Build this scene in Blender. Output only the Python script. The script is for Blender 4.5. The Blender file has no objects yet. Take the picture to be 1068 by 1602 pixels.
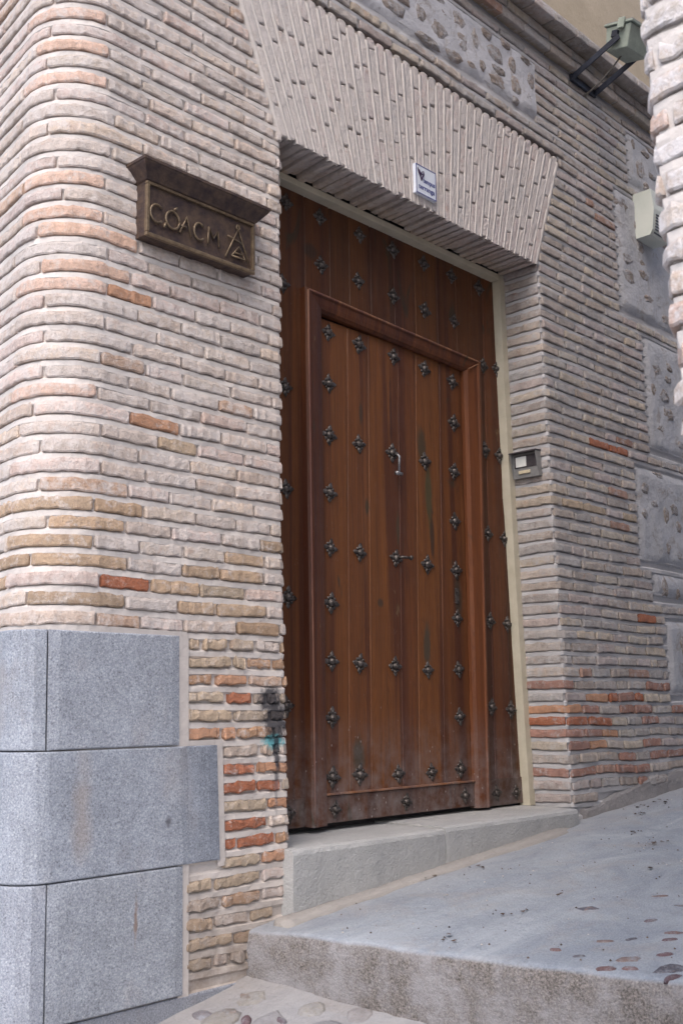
import bpy, bmesh, math, random
import numpy as np
from mathutils import Vector, Matrix
R = random.Random(7)
sc = bpy.context.scene
COL = sc.collection
# ------------------------------------------------------------------ camera
camd = bpy.data.cameras.new('camera'); cam = bpy.data.objects.new('camera', camd); COL.objects.link(cam)
W = np.array([[0.68550638, 0.12023498, 0.71807002], [-0.72796791, 0.1294315, 0.67328316], [-0.01198869, -0.98427183, 0.17625333]])
right, up, fwd = W[:, 0], -W[:, 1], W[:, 2]
EYE = np.array([0.0, -3.0, 1.6])
cam.matrix_world = Matrix(((right[0], up[0], -fwd[0], EYE[0]), (right[1], up[1], -fwd[1], EYE[1]), (right[2], up[2], -fwd[2], EYE[2]), (0, 0, 0, 1)))
camd.sensor_fit = 'VERTICAL'; camd.sensor_height = 36; camd.sensor_width = 24
camd.lens = 1720 / 1602 * 36
camd.clip_start = 0.05; camd.clip_end = 500
camd.dof.use_dof = True; camd.dof.focus_distance = 4.9; camd.dof.aperture_fstop = 6.5
sc.camera = cam
# ------------------------------------------------------------------ sky and sun (open shade, light from the upper left)
SUN_EL, SUN_AZ = math.radians(52), math.radians(-118)      # azimuth from +Y towards +X
wd = bpy.data.worlds.new('World'); sc.world = wd; wd.use_nodes = True
nt = wd.node_tree; bg = nt.nodes['Background']
sky = nt.nodes.new('ShaderNodeTexSky'); sky.sky_type = 'NISHITA'; sky.sun_disc = False
sky.sun_elevation = SUN_EL; sky.sun_rotation = SUN_AZ; sky.air_density = 1.0; sky.dust_density = 3.0; sky.ozone_density = 1.0
nt.links.new(sky.outputs[0], bg.inputs[0]); bg.inputs[1].default_value = 0.15
sl = bpy.data.lights.new('sun', 'SUN'); so = bpy.data.objects.new('sun', sl); COL.objects.link(so)
sl.energy = 0.65; sl.angle = math.radians(50); sl.color = (1.0, 0.96, 0.9)
d = Vector((math.sin(SUN_AZ) * math.cos(SUN_EL), math.cos(SUN_AZ) * math.cos(SUN_EL), math.sin(SUN_EL)))
so.rotation_euler = d.to_track_quat('Z', 'Y').to_euler()
so.location = (-4, -6, 9)
sc.view_settings.view_transform = 'Standard'; sc.view_settings.look = 'None'; sc.view_settings.gamma = 1
sc.view_settings.use_curve_mapping = False; sc.view_settings.exposure = 1.17

# ------------------------------------------------------------------ small helpers
_ns = np.random.RandomState(11)
_K = [(_ns.uniform(-1, 1, 3), _ns.uniform(0, 6.28)) for _ in range(7)]
def wob(x, y=0.0, z=0.0, f=1.0):
    "smooth wobble, about -1..1"
    s = 0.0
    for i, (k, p) in enumerate(_K):
        s = s + np.sin(f * (1 + 0.6 * i) * (k[0] * x + k[1] * y + k[2] * z) * 3.0 + p) / (1 + 0.45 * i)
    return s / 2.6
def sstep(a, b, x):
    t = np.clip((x - a) / (b - a), 0, 1); return t * t * (3 - 2 * t)
def mesh_obj(name, verts, faces, m, parent=None, loc=None, tint=None, smooth=False, shift=True, vt=None):
    v = np.asarray(verts, float)
    if loc is None: loc = v.mean(0) if shift else np.zeros(3)
    loc = np.asarray(loc, float)
    me = bpy.data.meshes.new(name)
    me.from_pydata((v - loc).tolist(), [], [tuple(int(i) for i in f_) for f_ in faces])
    if smooth: me.polygons.foreach_set('use_smooth', [True] * len(me.polygons))
    if tint is not None or vt is not None:
        a = me.color_attributes.new('tint', 'FLOAT_COLOR', 'POINT')
        if vt is None: vt = np.tile(np.array(tint, float), (len(v), 1))
        a.data.foreach_set('color', np.asarray(vt, float).ravel())
    me.materials.append(m); me.update()
    o = bpy.data.objects.new(name, me); COL.objects.link(o)
    o.location = loc
    if parent is not None: attach(o, parent)
    return o
def attach(o, parent):
    bpy_loc = Vector(o.location)
    o.parent = parent
    # parents are unrotated and unscaled, so the offset is a plain difference
    pw = Vector((0, 0, 0)); p = parent
    while p is not None: pw += p.location; p = p.parent
    o.location = bpy_loc - pw
def thing(name, label, cat, loc=(0, 0, 0), group=None):
    o = bpy.data.objects.new(name, None); COL.objects.link(o); o.location = loc
    o.empty_display_size = .1; o['label'] = label; o['category'] = cat; o['kind'] = 'thing'
    if group: o['group'] = group
    return o
def struct(o): o['kind'] = 'structure'; return o
def stuff(o): o['kind'] = 'stuff'; return o
class MB:
    "collects pieces of ONE mesh"
    def __init__(s): s.v = []; s.f = []
    def add(s, v, f):
        n = len(s.v); s.v += [tuple(map(float, p)) for p in v]; s.f += [tuple(i + n for i in q) for q in f]; return s
    def box(s, x0, x1, y0, y1, z0, z1, b=0.0):
        bm = bmesh.new(); bmesh.ops.create_cube(bm, size=1)
        for v in bm.verts: v.co = Vector(((x0 + x1) / 2 + v.co.x * (x1 - x0), (y0 + y1) / 2 + v.co.y * (y1 - y0), (z0 + z1) / 2 + v.co.z * (z1 - z0)))
        if b: bmesh.ops.bevel(bm, geom=bm.edges[:], offset=b, segments=2, affect='EDGES', profile=.6)
        return s.frombm(bm)
    def frombm(s, bm, M=None):
        bm.verts.index_update()
        s.add([(M @ v.co if M else v.co) for v in bm.verts], [[v.index for v in f_.verts] for f_ in bm.faces]); bm.free(); return s
    def tube(s, pts, r, n=8, cap=True):
        pts = [Vector(p) for p in pts]; rs = r if isinstance(r, (list, tuple)) else [r] * len(pts)
        base = len(s.v); prev = None
        for i, p in enumerate(pts):
            t = (pts[min(i + 1, len(pts) - 1)] - pts[max(i - 1, 0)]).normalized()
            if prev is None: a = t.orthogonal().normalized()
            else: a = (prev - t * prev.dot(t)).normalized()
            prev = a; b = t.cross(a)
            for k in range(n):
                an = 2 * math.pi * k / n; q = p + (a * math.cos(an) + b * math.sin(an)) * rs[i]; s.v.append(tuple(q))
        for i in range(len(pts) - 1):
            for k in range(n):
                s.f.append((base + i * n + k, base + i * n + (k + 1) % n, base + (i + 1) * n + (k + 1) % n, base + (i + 1) * n + k))
        if cap:
            s.f.append(tuple(base + k for k in range(n))[::-1]); s.f.append(tuple(base + (len(pts) - 1) * n + k for k in range(n)))
        return s
    def loft(s, rings, closed=True, cap=True):
        base = len(s.v); n = len(rings[0])
        for r_ in rings: s.v += [tuple(map(float, p)) for p in r_]
        for i in range(len(rings) - 1):
            for k in range(n if closed else n - 1):
                s.f.append((base + i * n + k, base + i * n + (k + 1) % n, base + (i + 1) * n + (k + 1) % n, base + (i + 1) * n + k))
        if cap and closed:
            s.f.append(tuple(base + k for k in range(n))[::-1]); s.f.append(tuple(base + (len(rings) - 1) * n + k for k in range(n)))
        return s
    def build(s, name, m, parent=None, smooth=False, tint=None, loc=None):
        o = mesh_obj(name, s.v, s.f, m, parent, smooth=smooth, tint=tint, loc=loc)
        return o

# ------------------------------------------------------------------ materials
def newmat(name):
    m = bpy.data.materials.new(name); m.use_nodes = True
    return m, m.node_tree, m.node_tree.nodes['Principled BSDF']
class N:
    "terse node building"
    def __init__(s, nt): s.nt = nt
    def node(s, t, **k):
        n = s.nt.nodes.new(t)
        for a, b in k.items(): setattr(n, a, b)
        return n
    def L(s, a, b): s.nt.links.new(a, b)
    def pos(s): return s.node('ShaderNodeNewGeometry').outputs['Position']
    def map(s, vec, scale=(1, 1, 1), loc=(0, 0, 0)):
        n = s.node('ShaderNodeMapping'); s.L(vec, n.inputs[0]); n.inputs['Scale'].default_value = scale; n.inputs['Location'].default_value = loc; return n.outputs[0]
    def noise(s, vec, sc_, det=4, rough=.55, dist=0):
        n = s.node('ShaderNodeTexNoise'); s.L(vec, n.inputs['Vector']); n.inputs['Scale'].default_value = sc_
        n.inputs['Detail'].default_value = det; n.inputs['Roughness'].default_value = rough; n.inputs['Distortion'].default_value = dist
        return n.outputs['Fac']
    def vor(s, vec, sc_, feature='F1'):
        n = s.node('ShaderNodeTexVoronoi', feature=feature); s.L(vec, n.inputs['Vector']); n.inputs['Scale'].default_value = sc_; return n
    def ramp(s, fac, stops):
        n = s.node('ShaderNodeValToRGB'); s.L(fac, n.inputs[0]); e = n.color_ramp.elements
        while len(e) < len(stops): e.new(.5)
        for i, (p, c) in enumerate(stops):
            e[i].position = p; e[i].color = (c, c, c, 1) if not isinstance(c, tuple) else (*c, 1)
        return n.outputs[0]
    def rng(s, v, a, b, c=0, d=1):
        n = s.node('ShaderNodeMapRange'); s.L(v, n.inputs[0])
        for i, x in enumerate((a, b, c, d)): n.inputs[i + 1].default_value = x
        return n.outputs[0]
    def math(s, op, a, b=None):
        n = s.node('ShaderNodeMath', operation=op)
        for i, x in enumerate((a, b)):
            if x is None: continue
            if isinstance(x, (int, float)): n.inputs[i].default_value = x
            else: s.L(x, n.inputs[i])
        return n.outputs[0]
    def mix(s, fac, a, b, mode='MIX'):
        n = s.node('ShaderNodeMix', data_type='RGBA', blend_type=mode)
        for i, x in ((0, fac), (6, a), (7, b)):
            if isinstance(x, (int, float)): n.inputs[i].default_value = x if i == 0 else (x, x, x, 1)
            elif isinstance(x, tuple): n.inputs[i].default_value = (*x, 1)
            else: s.L(x, n.inputs[i])
        return n.outputs[2]
    def bump(s, h, st, dist, bsdf, prev=None):
        n = s.node('ShaderNodeBump'); s.L(h, n.inputs['Height']); n.inputs['Strength'].default_value = st; n.inputs['Distance'].default_value = dist
        if prev is not None: s.L(prev, n.inputs['Normal'])
        s.L(n.outputs[0], bsdf.inputs['Normal']); return n.outputs[0]
    def xyz(s, v):
        n = s.node('ShaderNodeSeparateXYZ'); s.L(v, n.inputs[0]); return n.outputs
def blob(n, P, c, r, soft=.35, nz=None):
    "0..1 mask round a point, roughened"
    v = n.node('ShaderNodeVectorMath', operation='SUBTRACT'); n.L(P, v.inputs[0]); v.inputs[1].default_value = c
    w = n.node('ShaderNodeVectorMath', operation='MULTIPLY'); n.L(v.outputs[0], w.inputs[0]); w.inputs[1].default_value = tuple(1 / q for q in r)
    l = n.node('ShaderNodeVectorMath', operation='LENGTH'); n.L(w.outputs[0], l.inputs[0])
    f = n.math('ADD', l.outputs['Value'], n.math('MULTIPLY', n.math('SUBTRACT', nz, .5), 1.9))
    return n.rng(f, 1 - soft, 1 + soft, 1, 0)
def spray(n, P, col):
    "black and turquoise paint thrown on the bricks beside the door"
    nz = n.noise(P, 34, 5, .7)
    k = n.math('MAXIMUM', blob(n, P, (2.80, 0, 1.635), (.05, .2, .05), .3, nz), blob(n, P, (2.835, 0, 1.565), (.06, .2, .075), .3, nz))
    k = n.math('MAXIMUM', k, blob(n, P, (2.838, 0, 1.45), (.014, .2, .09), .35, nz))
    k2 = blob(n, P, (2.834, 0, 1.33), (.008, .2, .09), .4, nz)
    c = blob(n, P, (2.822, 0, 1.487), (.05, .2, .028), .3, n.noise(P, 60, 4, .7))
    o = n.mix(n.math('MULTIPLY', c, .8), col, (.05, .42, .48))
    o = n.mix(n.math('MULTIPLY', k, .9), o, (.035, .035, .045))
    return n.mix(n.math('MULTIPLY', k2, .5), o, (.10, .10, .12))
def mud(n, P, c):
    "street dirt splashed on the foot of the walls"
    Z = n.xyz(P)[2]
    k = n.math('MULTIPLY', n.rng(Z, 1.12, .78, 0, 1), n.rng(n.noise(P, 11, 6, .72), .30, .62, .15, .8))
    return n.mix(k, c, (.26, .205, .165))
def mat_brick(name, wash, washcol):
    m, t, b = newmat(name); n = N(t); P = n.pos()
    at = n.node('ShaderNodeAttribute', attribute_name='tint')
    c = n.mix(1.0, at.outputs['Color'], n.ramp(n.noise(P, 22, 6, .7), [(.25, .70), (.5, 1.0), (.75, 1.25)]), 'MULTIPLY')
    c = n.mix(n.rng(n.noise(P, 95, 5, .8), .53, .68, 0, .6), c, (.27, .21, .185))
    w = n.math('ADD', n.math('MULTIPLY', at.outputs['Alpha'], 1.0), n.math('MULTIPLY', n.math('SUBTRACT', n.noise(P, 34, 8, .78), .5), 3.4))
    w = n.math('ADD', w, n.math('MULTIPLY', n.math('SUBTRACT', n.noise(P, 7, 4, .6), .5), 1.6))
    w = n.rng(w, .30, .95, 0, wash)
    c = n.mix(w, c, washcol)
    c = n.mix(n.rng(n.noise(n.map(P, loc=(8, 3, 2)), 16, 4, .65), .60, .70, 0, .35), c, (.50, .31, .22)) if wash > .6 else c
    c = n.mix(n.rng(n.noise(n.map(P, loc=(3, 1, 7)), 130, 3, .6), .66, .78, 0, .5), c, (.72, .68, .62))
    if 'brick' in name: c = mud(n, P, c)
    c = spray(n, P, c)
    n.L(c, b.inputs['Base Color']); b.inputs['Roughness'].default_value = .93; b.inputs['Specular IOR Level'].default_value = .2
    h = n.math('ADD', n.noise(P, 48, 7, .75), n.math('MULTIPLY', n.noise(P, 150, 4, .75), .6))
    n.bump(h, .9, .012, b)
    return m
def mat_mortar(name, c0, c1, spr=False, dist=.006):
    m, t, b = newmat(name); n = N(t); P = n.pos()
    c = n.mix(n.ramp(n.noise(P, 6, 6, .65), [(.3, 0.), (.7, 1.)]), c0, c1)
    c = n.mix(n.rng(n.noise(P, 60, 4, .6), .55, .8, 0, .45), c, tuple(q * .72 for q in c0))
    if spr: c = mud(n, P, c); c = spray(n, P, c)
    if 'render' in name:
        c = n.mix(n.rng(n.noise(n.map(P, loc=(1, 4, 6)), 9, 6, .75, .6), .54, .66, 0, .65), c, (.31, .265, .235))
    n.L(c, b.inputs['Base Color']); b.inputs['Roughness'].default_value = .95; b.inputs['Specular IOR Level'].default_value = .2
    n.bump(n.math('ADD', n.noise(P, 30, 6, .65), n.math('MULTIPLY', n.noise(P, 220, 3, .6), .3)), .8, dist, b)
    return m
M_BRL = mat_brick('pale_brick', .85, (.67, .605, .575))
M_BRR = mat_brick('grey_brown_brick', .8, (.52, .50, .50))  # browner, greyer brick of the right wall and cornice, its own colour
M_MOL = mat_mortar('lime_mortar', (.555, .505, .475), (.655, .60, .565), True)
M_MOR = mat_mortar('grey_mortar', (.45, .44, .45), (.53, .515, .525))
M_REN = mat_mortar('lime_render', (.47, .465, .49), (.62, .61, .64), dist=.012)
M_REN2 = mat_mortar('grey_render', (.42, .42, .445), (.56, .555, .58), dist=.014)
M_STU = mat_mortar('stucco', (.42, .35, .26), (.50, .42, .32), dist=.004)
M_FIL = mat_mortar('smooth_mortar', (.46, .42, .40), (.55, .50, .47))
def mat_granite():
    m, t, b = newmat('granite'); n = N(t); P = n.pos()
    at = n.node('ShaderNodeAttribute', attribute_name='tint')
    base = n.ramp(n.noise(P, 170, 3, .75), [(.30, (.12, .125, .145)), (.44, (.27, .29, .335)), (.58, (.36, .38, .42)), (.72, (.56, .58, .61))])
    sp = n.rng(n.noise(n.map(P, loc=(5, 5, 5)), 260, 2, .6), .66, .72, 0, .75)
    c = n.mix(sp, base, (.10, .105, .12))
    c = n.mix(1.0, c, n.ramp(n.noise(P, 5, 8, .78), [(.3, .74), (.7, 1.18)]), 'MULTIPLY')
    c = n.mix(n.rng(n.noise(n.map(P, (1, 1, .5)), 5, 5, .6), .55, .80, 0, .45), c, (.34, .27, .22))
    c = n.mix(n.math('MULTIPLY', blob(n, P, (2.335, 0, 1.245), (.013, .2, .016), .5, n.noise(P, 40, 3)), .8), c, (.09, .085, .10))
    c = n.mix(n.math('MULTIPLY', blob(n, P, (2.21, 0, .945), (.006, .2, .06), .5, n.noise(P, 40, 3)), .75), c, (.22, .14, .10))
    c = n.mix(n.math('MULTIPLY', blob(n, P, (2.0, 0, 1.30), (.03, .2, .13), .6, n.noise(P, 12, 4)), .35), c, (.38, .28, .20))
    c = n.mix(1.0, c, at.outputs['Color'], 'MULTIPLY')
    n.L(c, b.inputs['Base Color']); b.inputs['Roughness'].default_value = .78
    n.bump(n.noise(P, 190, 4, .7), .7, .004, b)
    return m
M_GRA = mat_granite()
def mat_wood():
    m, t, b = newmat('stained_wood'); n = N(t); P = n.pos()
    at = n.node('ShaderNodeAttribute', attribute_name='tint')
    g = n.noise(n.map(P, (1, 1, .035)), 30, 7, .7, .4)
    g2 = n.noise(n.map(P, (1, 1, .02)), 9, 4, .6, .9)
    c = n.mix(n.ramp(g, [(.22, 0.), (.78, 1.)]), (.066, .023, .008), (.172, .061, .016))
    c = n.mix(n.ramp(g2, [(.48, 0.), (.60, .8)]), c, (.055, .016, .008))
    c = n.mix(n.rng(n.noise(n.map(P, (1, 1, .05), (4, 0, 9)), 15, 4, .6), .58, .72, 0, .55), c, (.215, .090, .032))
    c = n.mix(1.0, c, at.outputs['Color'], 'MULTIPLY')
    rg = n.noise(n.map(P, (1, 1, .07), (7, 0, 1)), 6.5, 2, .5, 1.6)
    rw = n.math('SINE', n.math('MULTIPLY', rg, 150.0))
    c = n.mix(n.rng(rw, .2, 1.0, 0, .28), c, (.05, .017, .008))
    # knots and weathered patches
    kn = n.rng(n.noise(n.map(P, (1, 1, .28), (1, 2, 3.3)), 7.5, 3, .5, 1.2), .66, .71, 0, .85)
    c = n.mix(kn, c, (.040, .028, .016))
    kl = n.rng(n.noise(n.map(P, (1, 1, .5), (5, 2, 8)), 11, 4, .6, .8), .70, .75, 0, .8)
    c = n.mix(kl, c, (.16, .10, .05))
    nk = n.noise(n.map(P, (1, 1, .35)), 20, 4, .65, .6)
    for cx_, cz_, rx_, rz_, cc_ in [(4.055, 2.86, .028, .10, (.05, .036, .018)), (4.10, 2.60, .022, .17, (.055, .05, .022)), (4.12, 2.40, .014, .13, (.04, .022, .014)), (3.865, 2.43, .012, .07, (.06, .042, .024)), (3.655, 2.50, .014, .035, (.05, .035, .02)), (3.62, 2.93, .012, .05, (.05, .03, .018)), (4.31, 2.12, .026, .12, (.045, .032, .02)), (4.06, 1.90, .024, .09, (.055, .045, .03)), (3.575, 1.40, .035, .07, (.05, .042, .03)), (3.73, 2.07, .02, .02, (.05, .03, .018)), (3.30, 3.62, .045, .035, (.04, .02, .012)), (3.83, 2.95, .010, .16, (.05, .018, .01))]:
        c = n.mix(n.math('MULTIPLY', blob(n, P, (cx_, .26, cz_), (rx_, .3, rz_), .3, nk), .85), c, cc_)
    # pale dust and splashes low down on the leaf
    X, Y, Z = n.xyz(P)
    low = n.rng(Z, 1.60, 1.13, 0, 1)
    dust = n.math('MULTIPLY', low, n.rng(n.noise(P, 12, 6, .7), .36, .70, 0, .75))
    c = n.mix(dust, c, (.24, .215, .215))
    spk = n.vor(n.map(P, (1, 1, .6)), 55); 
    sp = n.math('MULTIPLY', n.rng(spk.outputs['Distance'], .14, .20, 1, 0), n.rng(n.noise(P, 14, 3), .55, .62, 0, 1))
    sp = n.math('MULTIPLY', sp, n.rng(Z, 1.75, 1.15, .06, 1))
    c = n.mix(n.math('MULTIPLY', sp, .75), c, (.50, .47, .46))
    n.L(c, b.inputs['Base Color'])
    n.L(n.rng(n.noise(P, 8, 5, .7), .3, .7, .48, .72), b.inputs['Roughness']); b.inputs['Specular IOR Level'].default_value = .4
    n.bump(n.math('ADD', g, n.math('MULTIPLY', n.noise(n.map(P, (1, 1, .03)), 150, 3, .6), .4)), .45, .006, b)
    return m
M_WOOD = mat_wood()
def mat_metal(name, c0, c1, metal, rough, sc_=60, dist=.002, bs=.5):
    m, t, b = newmat(name); n = N(t); P = n.pos()
    n.L(n.mix(n.ramp(n.noise(P, sc_, 5, .65), [(.35, 0.), (.65, 1.)]), c0, c1), b.inputs['Base Color'])
    b.inputs['Metallic'].default_value = metal; n.L(n.rng(n.noise(P, sc_ * .6, 3), .3, .7, rough - .1, rough + .12), b.inputs['Roughness'])
    n.bump(n.noise(P, sc_ * 3, 3, .6), bs, dist, b); return m
M_STUD = mat_metal('pewter_iron', (.035, .028, .026), (.15, .13, .12), .6, .45)
M_BRZ = mat_metal('aged_bronze', (.050, .034, .036), (.120, .080, .058), .35, .5, 26, .004, .7)
M_BRZL = mat_metal('rubbed_bronze', (.13, .092, .062), (.24, .175, .11), .5, .42, 40)
M_FRM = mat_metal('cream_paint', (.50, .455, .35), (.58, .53, .42), 0, .6, 12, .001, .2)
M_PLA = mat_metal('grey_plastic', (.20, .20, .20), (.25, .245, .24), 0, .45, 30, .001, .1)
M_DRK = mat_metal('dark_plastic', (.045, .04, .045), (.07, .06, .065), 0, .5, 30, .001, .1)
M_LCD = mat_metal('pale_card', (.72, .73, .70), (.80, .80, .76), 0, .4, 30, .001, .05)
M_BTN = mat_metal('ivory_button', (.58, .50, .34), (.68, .60, .44), 0, .4, 30, .001, .05)
M_LAMP = mat_metal('pale_green_paint', (.27, .31, .27), (.36, .41, .36), .1, .5, 18, .001, .15)
M_ARM = mat_metal('dark_blue_steel', (.022, .026, .042), (.045, .05, .07), .3, .5, 30, .001, .2)
M_CAB = mat_metal('cable_sheath', (.12, .11, .10), (.19, .17, .15), 0, .6, 50, .001, .2)
M_ALM = mat_metal('cream_plastic', (.60, .62, .55), (.66, .67, .60), 0, .5, 8, .0005, .1)
M_TIL = mat_metal('white_glaze', (.68, .72, .80), (.74, .78, .86), 0, .25, 10, .0005, .1)
M_BLU = mat_metal('blue_glaze', (.06, .07, .20), (.11, .12, .30), 0, .3, 40, .0005, .1)
M_INK = mat_metal('dark_glaze', (.02, .012, .04), (.05, .02, .07), 0, .3, 40, .0005, .1)
def mat_ground(name, c0, c1, dirt, gran=0, brown=None):
    m, t, b = newmat(name); n = N(t); P = n.pos()
    c = n.mix(n.ramp(n.noise(n.map(P, (1, 1.8, 1)), 2.2, 7, .68, .8), [(.35, 0.), (.65, 1.)]), c0, c1)
    c = n.mix(n.rng(n.noise(n.map(P, (1, 1, 1), (9, 2, 0)), 3.1, 6, .7, .5), .52, .72, 0, .6), c, dirt)
    c = n.mix(n.rng(n.noise(P, 75, 4, .7), .57, .74, 0, .6), c, tuple(q * .45 for q in c0))
    c = n.mix(n.rng(n.noise(n.map(P, (1, 2.2, 1), (2, 7, 1)), 9, 7, .75, 1.5), .55, .70, 0, .4), c, tuple(q * .6 for q in dirt))
    c = n.mix(n.rng(n.noise(P, 150, 3, .75), .40, .70, 0, .35 if gran else .2), c, tuple(min(.8, q * 1.5) for q in c1))
    X, Y, Z = n.xyz(P)
    edge = n.rng(n.math('ADD', Y, n.math('MULTIPLY', n.noise(P, 5, 4), .22)), -.22, .16, 0, .38)
    c = n.mix(edge, c, dirt)
    if brown:
        geo = n.node('ShaderNodeNewGeometry'); nz = n.xyz(geo.outputs['Normal'])[2]
        g = n.ramp(n.noise(P, 150, 3, .75), [(.36, tuple(q * .42 for q in brown)), (.5, brown), (.66, tuple(min(.75, q * 1.75) for q in brown))])
        g = n.mix(n.ramp(n.noise(P, 5, 6, .75), [(.42, 0.), (.60, .75)]), g, (.33, .32, .335))
        c = n.mix(n.rng(nz, .35, .75, 1, 0), c, g)
    n.L(c, b.inputs['Base Color']); b.inputs['Roughness'].default_value = .85
    h = n.math('ADD', n.noise(P, 14, 8, .7), n.math('MULTIPLY', n.noise(P, 120, 4, .7), .12 + gran * .35))
    n.bump(h, .85, .018, b)
    return m
M_LAND = mat_ground('worn_cement', (.21, .24, .29), (.345, .375, .42), (.32, .285, .26), gran=1, brown=(.175, .155, .145))
M_STR = mat_ground('street_cement', (.25, .25, .265), (.34, .335, .345), (.27, .235, .21))
M_SILL = mat_ground('bush_hammered_stone', (.33, .335, .345), (.47, .47, .475), (.43, .42, .40), gran=1)
M_PEB = mat_brick('pebble_stone', .8, (.33, .35, .39))
M_RUB = mat_brick('brown_rubble', .8, (.52, .52, .55))
M_SLAB = mat_brick('flat_slab', .5, (.36, .36, .38))
M_LEAF = mat_brick('dry_leaf', 0, (.3, .3, .3))

# ------------------------------------------------------------------ wall mapping
class Path:
    "plan polyline with rounded corners; q = distance out of the wall"
    def __init__(s, pts, radii, u_at=0, flip=1):
        segs = []; P = [np.array(p, float) for p in pts]; cur = P[0]
        for i in range(1, len(P)):
            dirn = P[i] - P[i - 1]; dirn /= np.linalg.norm(dirn); end = P[i]
            if i < len(P) - 1:
                nd = P[i + 1] - P[i]; nd /= np.linalg.norm(nd)
                a = math.acos(np.clip(dirn @ nd, -1, 1)); r = radii[i - 1]; tl = r * math.tan(a / 2); end = P[i] - dirn * tl
            segs.append(('L', cur, dirn, np.linalg.norm(end - cur)))
            if i < len(P) - 1:
                sg = np.sign(dirn[0] * nd[1] - dirn[1] * nd[0]); nrm = np.array([-dirn[1], dirn[0]]) * sg
                segs.append(('A', end + nrm * r, r, a, sg, math.atan2(*(-nrm)[::-1]))); cur = P[i] + nd * tl
        s.segs = segs; s.u0 = u_at
    def at(s, u):
        u = u - s.u0; acc = 0
        for k, g in enumerate(s.segs):
            L = g[3] if g[0] == 'L' else g[2] * g[3]
            if u <= acc + L or k == len(s.segs) - 1 or (k == 0 and u < 0):
                t = u - acc
                if g[0] == 'L':
                    p = g[1] + g[2] * t; n_ = np.array([g[2][1], -g[2][0]])
                else:
                    an = g[5] + g[4] * t / g[2]; n_ = np.array([math.cos(an), math.sin(an)]); p = g[1] + n_ * g[2]; n_ = n_ * g[4]
                return p, n_
            acc += L
    def total(s): return sum(g[3] if g[0] == 'L' else g[2] * g[3] for g in s.segs)
PITCH = .0625; Z0 = 1.875; BH = .0415           # course height, underside of course 0, brick height
def leanL(x, z): return .035 * sstep(2.6, 1.0, z) * sstep(2.35, 2.86, x)
def leanR(x, z): return .085 * np.clip((3.9 - z) / 2.7, 0, 1.1) ** 1.5 * sstep(6.2, 4.85, x)
def wave(x, y, z, amp): return amp * wob(x * .9, y * .9, z * 2.3, 1.1)
def mk_map(path, lean, amp=.006, amplow=0, zl=1.5):
    def M(u, q, z):
        p, n_ = path.at(u); x = p[0] + n_[0] * q; y = p[1] + n_[1] * q
        a = amp + amplow * float(sstep(zl + .4, zl - .3, z))
        return (x + float(lean(x, z)), y, z + float(wave(p[0], p[1], z, a)))
    return M
def brick_geo(M, u0, u1, w0, w1, rr, qf=.011, qb=-.03, jit=1.0, step=.024, slope=True):
    prof = [(w0 + .001, qb), (w0, qf * .55), (w0 + .005, qf), (w0 + (w1 - w0) * .70, qf * (.80 if slope else .95)), (w1 - .001, qf * .20 if slope else qf * .5), (w1, qb)]
    n = max(3, int((u1 - u0) / step) + 1)
    us = [u0, u0 + .006] + [u0 + (u1 - u0) * i / n + rr.uniform(-.008, .008) for i in range(1, n)] + [u1 - .006, u1]
    V = []; tilt = rr.uniform(-.0025, .0025) * jit; dq = rr.uniform(-.003, .0035) * jit
    for i, u in enumerate(us):
        end = i in (0, len(us) - 1)
        jb, jt, jq = rr.uniform(-.0032, .0032) * jit, rr.uniform(-.0036, .0036) * jit, rr.uniform(-.0022, .0022) * jit
        tl = tilt * (2 * (u - u0) / (u1 - u0) - 1)
        for k, (w, q) in enumerate(prof):
            if end:
                w = w + (.004 if k < 3 else -.004) * (k not in (0, 5)); q = q * .45 if q > 0 else q
            w += tl + (jb if k <= 2 else jt)
            if 0 < k < 5: q += jq + dq + rr.uniform(-.001, .001) * jit
            V.append(M(u, q, w))
    m = len(prof); F = []
    for i in range(len(us) - 1):
        for k in range(m - 1):
            a = i * m + k; F.append((a, a + m, a + m + 1, a + 1))
    F.append(tuple(range(m))); e = (len(us) - 1) * m; F.append(tuple(range(e, e + m))[::-1])
    return V, F
def project(p):
    c = W.T @ (np.array(p) - EYE)
    if c[2] <= .05: return None
    return 534 + 1720 * c[0] / c[2], 801 + 1720 * c[1] / c[2], c[2]
class Courses:
    "bricks of one wall: those that show largest become parts, the rest one joined part"
    def __init__(s): s.b = []
    def add(s, V, F, tint, keep=0, vt=None): s.b.append((V, F, tint, keep, vt))
    def build(s, parent, m, limit=295, occl=None):
        sc_ = []
        for i, (V, F, t, keep, vt) in enumerate(s.b):
            pr = [project(v) for v in V]
            a = 0
            if all(p is not None for p in pr):
                x = np.clip([p[0] for p in pr], 0, 1068); y = np.clip([p[1] for p in pr], 0, 1602)
                a = (x.max() - x.min()) * (y.max() - y.min())
                if occl and a > 0 and occl(float(np.mean(x)), float(np.mean(y))): a = 0
            sc_.append((a + keep, i))
        sc_.sort(reverse=True); chosen = {i for a, i in sc_[:limit] if a > 90}
        rest = MB(); rt = []
        for i, (V, F, t, keep, vt) in enumerate(s.b):
            if i in chosen: mesh_obj('brick', V, F, m, parent, tint=t, vt=vt)
            else: rest.add(V, F); rt += vt if vt else [t] * len(V)
        if rest.v: stuff(mesh_obj('brick', rest.v, rest.f, m, parent, vt=np.array(rt)))
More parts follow.
